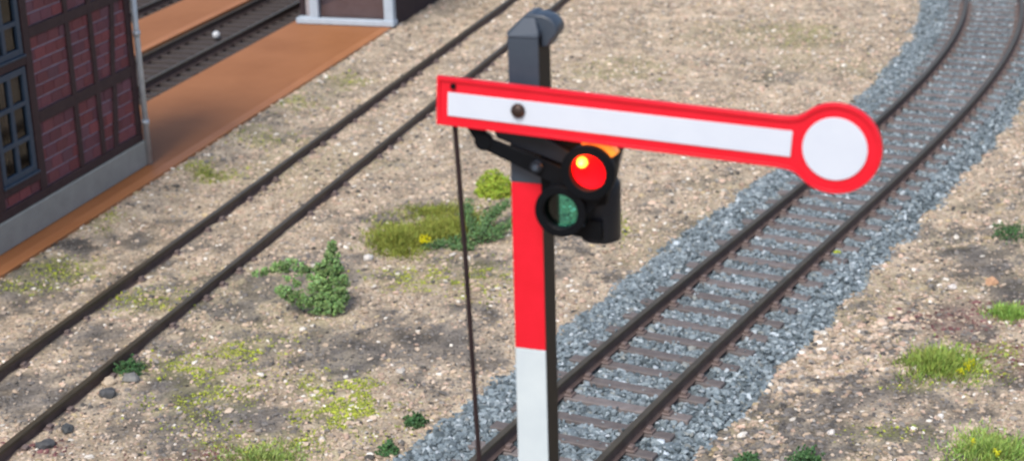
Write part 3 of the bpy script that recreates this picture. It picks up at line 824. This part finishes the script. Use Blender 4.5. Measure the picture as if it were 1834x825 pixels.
# ------------------------------------------------------------------ semaphore signal
SX, SY = .1086, 8.343
sz = gz(SX, 14.5)
sg_ = tag(empty('semaphore_signal', (SX, SY, -.45), R(-20)), 'red and white semaphore signal with round ended arm and lit red lamp', 'signal')
BZ = .45                                           # local z = world z + BZ
def mast_w(z):                                     # half width at world height z
    return .0785 + .0055 * (7.8 - z) / 2.3
zb, zt = -.30, 7.83
bm = bmesh.new()
vs = []
for z in (zb, zt):
    w = mast_w(z)
    for px, py in ((-w, -.08), (w, -.08), (w, .108), (-w, .108)): vs.append(bm.verts.new((px, py, z + BZ)))
for q in ((0, 3, 2, 1), (4, 5, 6, 7), (0, 1, 5, 4), (1, 2, 6, 5), (2, 3, 7, 6), (3, 0, 4, 7)): bm.faces.new([vs[i] for i in q])
mast = link('mast', bm_mesh('mast', bm, bevel=.006, seg=2), M['mast'], sg_)
box('foot', -.22, .22, -.2, .23, .0, .30, M['plinth'], mast, .03)
def band(name, z0, z1, m):
    bm = bmesh.new(); vs = []
    for z in (z0, z1):
        w = mast_w(z) + .0015
        for px, py in ((-w, -.088), (w, -.088), (w, -.0765), (-w, -.0765)): vs.append(bm.verts.new((px, py, z + BZ)))
    for q in ((0, 3, 2, 1), (4, 5, 6, 7), (0, 1, 5, 4), (1, 2, 6, 5), (2, 3, 7, 6), (3, 0, 4, 7)): bm.faces.new([vs[i] for i in q])
    link(name, bm_mesh(name, bm, bevel=.003), m, mast)
band('sky_sheen_plate', 7.066, 7.815, M['mastsheen'])  # same dark paint as the mast; grey stands for reflected sky
zz = 7.064; k = 0
while zz > 1.5:
    band('red_plate' if k % 2 == 0 else 'white_plate', zz - .911, zz, M['red'] if k % 2 == 0 else M['offwhite'])
    zz -= .913; k += 1
# cap: pitched top with a rounded pulley hood on the right
bm = bmesh.new()
w = .082
prof = [(-w, 7.815), (w, 7.815), (w, 7.84), (.035, 7.925), (.0, 7.925), (-w, 7.84)]
a = [bm.verts.new((p[0], -.092, p[1] + BZ)) for p in prof]; b_ = [bm.verts.new((p[0], .115, p[1] + BZ)) for p in prof]
# slope the front upwards
for i_, p in enumerate(prof):
    if p[1] > 7.85: a[i_].co.y = -.01
bm.faces.new(a[::-1]); bm.faces.new(b_)
for i_ in range(len(prof)): bm.faces.new((a[i_], a[(i_ + 1) % 6], b_[(i_ + 1) % 6], b_[i_]))
cap = link('mast_cap', bm_mesh('mast_cap', bm, bevel=.006, seg=2), M['mastsheen'], sg_)
hp = [(.05 + (px - .05) * .86, 7.835 + (pz - 7.835) * .9) for px, pz in ((-.015, 7.912), (.04, 7.921), (.09, 7.918), (.13, 7.904), (.158, 7.878), (.17, 7.845), (.157, 7.815), (.135, 7.797), (.12, 7.765), (.085, 7.757), (.072, 7.775), (.03, 7.83))]
plate('pulley_hood', [[(p[0], p[1] + BZ) for p in hp]], -.03, .10, M['mastsheen'], sg_, .008)

# arm, drooping 3 degrees, in its own plane
AY0, AY1 = -.205, -.175
PX, PZ = .012, 7.479 + BZ
ca, sa = math.cos(R(-3.06)), math.sin(R(-3.06))
def arm(p): return (PX + p[0] * ca - p[1] * sa, PZ + p[0] * sa + p[1] * ca)
DX, DR, WR = 1.557, .213, .149
hb = .120
def arm_outline(hb, DR, x0):
    al = math.asin((hb + .03) / DR)
    top = []
    j = DX - DR * math.cos(al)
    pts = [(x0, -hb), (j - .12, -hb), (j - .07, -hb - .003), (j - .03, -hb - .012)]
    n_ = 56
    arc_ = [(DX + DR * math.cos(t), DR * math.sin(t)) for t in np.linspace(-math.pi + al, math.pi - al, n_)]
    pts += arc_ + [(j - .03, hb + .012), (j - .07, hb + .003), (j - .12, hb), (x0, hb)]
    return pts
ar_o = plate('signal_arm', [[arm(p) for p in arm_outline(hb, DR, -.43)]], AY0, AY1, M['red'], sg_, .005)
plate('rim', [[arm(p) for p in arm_outline(hb + .001, DR + .001, -.431)], [arm(p) for p in arm_outline(hb - .013, DR - .013, -.417)]], AY0 - .009, AY0 + .006, M['red'], ar_o, .002)
# fields in white
plate('white_bar', [[arm(p) for p in ((-.372, -.070), (1.352, -.062), (1.352, .060), (-.372, .047))]], AY0 - .006, AY0 + .008, M['white'], ar_o, .002)
plate('white_disc', [[arm(p) for p in circ(DX, 0, WR, 64)]], AY0 - .006, AY0 + .008, M['white'], ar_o, .002)
x_, z_ = arm((0, 0))
bm = bmesh.new(); bmesh.ops.create_uvsphere(bm, u_segments=24, v_segments=14, radius=.037)
for v_ in bm.verts: v_.co.y *= .7
me = bm_mesh('pivot_bolt', bm, smooth=True); o = link('pivot_bolt', me, M['bolt'], ar_o); o.location = (x_, AY0 - .012, z_)
tube('pivot_shaft', [(x_, AY1 - .004, z_), (x_, -.08, z_)], .03, M['mast'], ar_o)
x_, z_ = arm((-.345, .083))
tube('pin', [(x_, AY0 - .014, z_), (x_, AY1 + .05, z_)], .014, M['black'], ar_o)
tube('pull_rod', [(-.352, -.155, 7.59 + BZ), (-.349, -.155, 7.35 + BZ), (-.322, -.15, 6.68 + BZ), (-.29, -.14, 5.48 + BZ), (-.2, -.12, 1.6 + BZ), (-.155, -.115, .2)], .0135, M['rod'], sg_, 10)

# spectacle with two lens openings
RC, RRr, RO = (.365, 7.185 + BZ), .096, .136
GC_, GRr, GO = (.214, 6.966 + BZ), .095, .130
def hull2(c1, r1, c2, r2, n_=72):
    pts = circ(c1[0], c1[1], r1, n_) + circ(c2[0], c2[1], r2, n_)
    pts = sorted(set((round(p[0], 5), round(p[1], 5)) for p in pts))
    def half(P):
        h_ = []
        for p in P:
            while len(h_) > 1 and (h_[-1][0] - h_[-2][0]) * (p[1] - h_[-2][1]) - (h_[-1][1] - h_[-2][1]) * (p[0] - h_[-2][0]) <= 0: h_.pop()
            h_.append(p)
        return h_
    lo = half(pts); up = half(pts[::-1]); return lo[:-1] + up[:-1]
SY0, SY1 = -.172, -.145
spec = plate('spectacle', [hull2(RC, RO - .012, GC_, GO - .012), circ(*RC, RRr, 48), circ(*GC_, GRr, 48)], SY0, SY1, M['black'], sg_, .003)
def ring(name, c, r0, r1, y0, y1, m, parent):
    return plate(name, [circ(*c, r1, 56), circ(*c, r0, 56)], y0, y1, m, parent, .003)
ring('lens_rim', RC, RRr - .001, RO, SY0 - .045, SY0 + .002, M['black'], spec)
ring('lens_rim', GC_, GRr - .001, GO, SY0 - .03, SY0 + .002, M['black'], spec)
# red lens: shallow dish, lit by the bulb in front of it
def dish(name, c, r, y, depth, m, parent):
    v = []; f = []; nr, na = 8, 40
    for i_ in range(nr + 1):
        q = r * i_ / nr
        for k_ in range(na): v.append((c[0] + q * math.cos(2 * math.pi * k_ / na), y + depth * (1 - (q / r) ** 2), c[1] + q * math.sin(2 * math.pi * k_ / na)))
    for i_ in range(nr):
        for k_ in range(na): f.append((i_ * na + k_, i_ * na + (k_ + 1) % na, (i_ + 1) * na + (k_ + 1) % na, (i_ + 1) * na + k_))
    return link(name, new_mesh(name, v, f, True), m, parent)
dish('red_lens', RC, RRr + .002, SY0 + .004, .018, M['redlens'], spec)
dish('green_lens', GC_, GRr + .002, SY0 + .010, -.010, M['greenlens'], spec)
bc = (RC[0] - .036, SY0 - .012, RC[1] + .044)
bm = bmesh.new(); bmesh.ops.create_uvsphere(bm, u_segments=18, v_segments=12, radius=.027)
o = link('bulb', bm_mesh('bulb', bm, smooth=True), M['bulb'], spec); o.location = bc
pl = bpy.data.lights.new('bulb_light', 'POINT'); pl.energy = 1.1; pl.use_shadow = False; pl.color = (1, .30, .03); pl.shadow_soft_size = .012
po = bpy.data.objects.new('bulb_light', pl); COL.objects.link(po); po.parent = spec; po.location = (bc[0], bc[1] - .034, bc[2])
# hood edge above the red lens, its lamplit orange put in as emission
plate('lit_hood_edge', [circ(*RC, .168, 30, R(36), R(104)) + circ(*RC, .139, 30, R(104), R(36))], SY0 - .012, SY0 + .05, M['amber'], spec, .003)
# lever from the arm to the spectacle
def bar2(p, q, w0, w1):
    dx, dz = q[0] - p[0], q[1] - p[1]; L = math.hypot(dx, dz); nx_, nz_ = -dz / L, dx / L
    return [(p[0] + nx_ * w0, p[1] + nz_ * w0), (p[0] - nx_ * w0, p[1] - nz_ * w0), (q[0] - nx_ * w1, q[1] - nz_ * w1), (q[0] + nx_ * w1, q[1] + nz_ * w1)]
lev = plate('lever', [bar2((-.20, 7.29 + BZ), (.21, 7.14 + BZ), .030, .046)], SY0 + .002, SY1 - .004, M['black'], sg_, .004)
plate('lever_knuckle', [circ(-.195, 7.292 + BZ, .042, 24)], SY0 - .004, SY1 + .01, M['black'], lev, .004)
plate('lever_link', [bar2((-.27, 7.40 + BZ), (-.19, 7.29 + BZ), .03, .035)], SY0 + .004, SY1 - .002, M['black'], lev, .004)
tube('lever_bolt', [(.089, SY0 - .024, 7.188 + BZ), (.089, SY1 + .03, 7.188 + BZ)], .031, M['lampgrey'], lev)
tube('lever_bolt', [(.089, SY0 - .032, 7.188 + BZ), (.089, SY0 - .018, 7.188 + BZ)], .016, M['mastsheen'], lev)
br = plate('bracket', [[(-.15, 7.37 + BZ), (.02, 7.37 + BZ), (.30, 7.23 + BZ), (.28, 7.18 + BZ), (.0, 7.27 + BZ), (-.13, 7.31 + BZ)]], -.138, -.09, M['lampgrey'], sg_, .006)
# lantern body on the right of the mast
lan = tube('lantern', [(.362, .02, 6.765 + BZ), (.362, .02, 6.772 + BZ), (.362, .02, 7.06 + BZ), (.362, .02, 7.10 + BZ)], [.092, .102, .102, .08], M['lampgrey'], sg_, 28)
tube('lantern_chimney', [(.385, .03, 7.08 + BZ), (.385, .03, 7.18 + BZ), (.385, .03, 7.32 + BZ), (.385, .03, 7.335 + BZ)], [.06, .075, .115, .10], M['lampgrey'], lan, 28)
plate('lantern_back', [[(.09, 6.86 + BZ), (.170, 6.86 + BZ)] + [(.365 + .20 * math.cos(t), 7.185 + BZ + .20 * math.sin(t)) for t in np.linspace(R(193), R(288), 14)] + [(.44, 7.06 + BZ), (.455, 7.30 + BZ), (.09, 7.34 + BZ)]], -.115, -.07, M['black'], lan)
plate('lantern_floor', [[(.225, 6.855 + BZ), (.235, 6.815 + BZ), (.40, 6.80 + BZ), (.40, 6.90 + BZ), (.335, 6.90 + BZ), (.31, 6.868 + BZ)]], -.112, -.05, M['black'], lan)
box('lantern_arm', .07, .34, .0, .05, 7.17 + BZ, 7.22 + BZ, M['mast'], lan, .006)
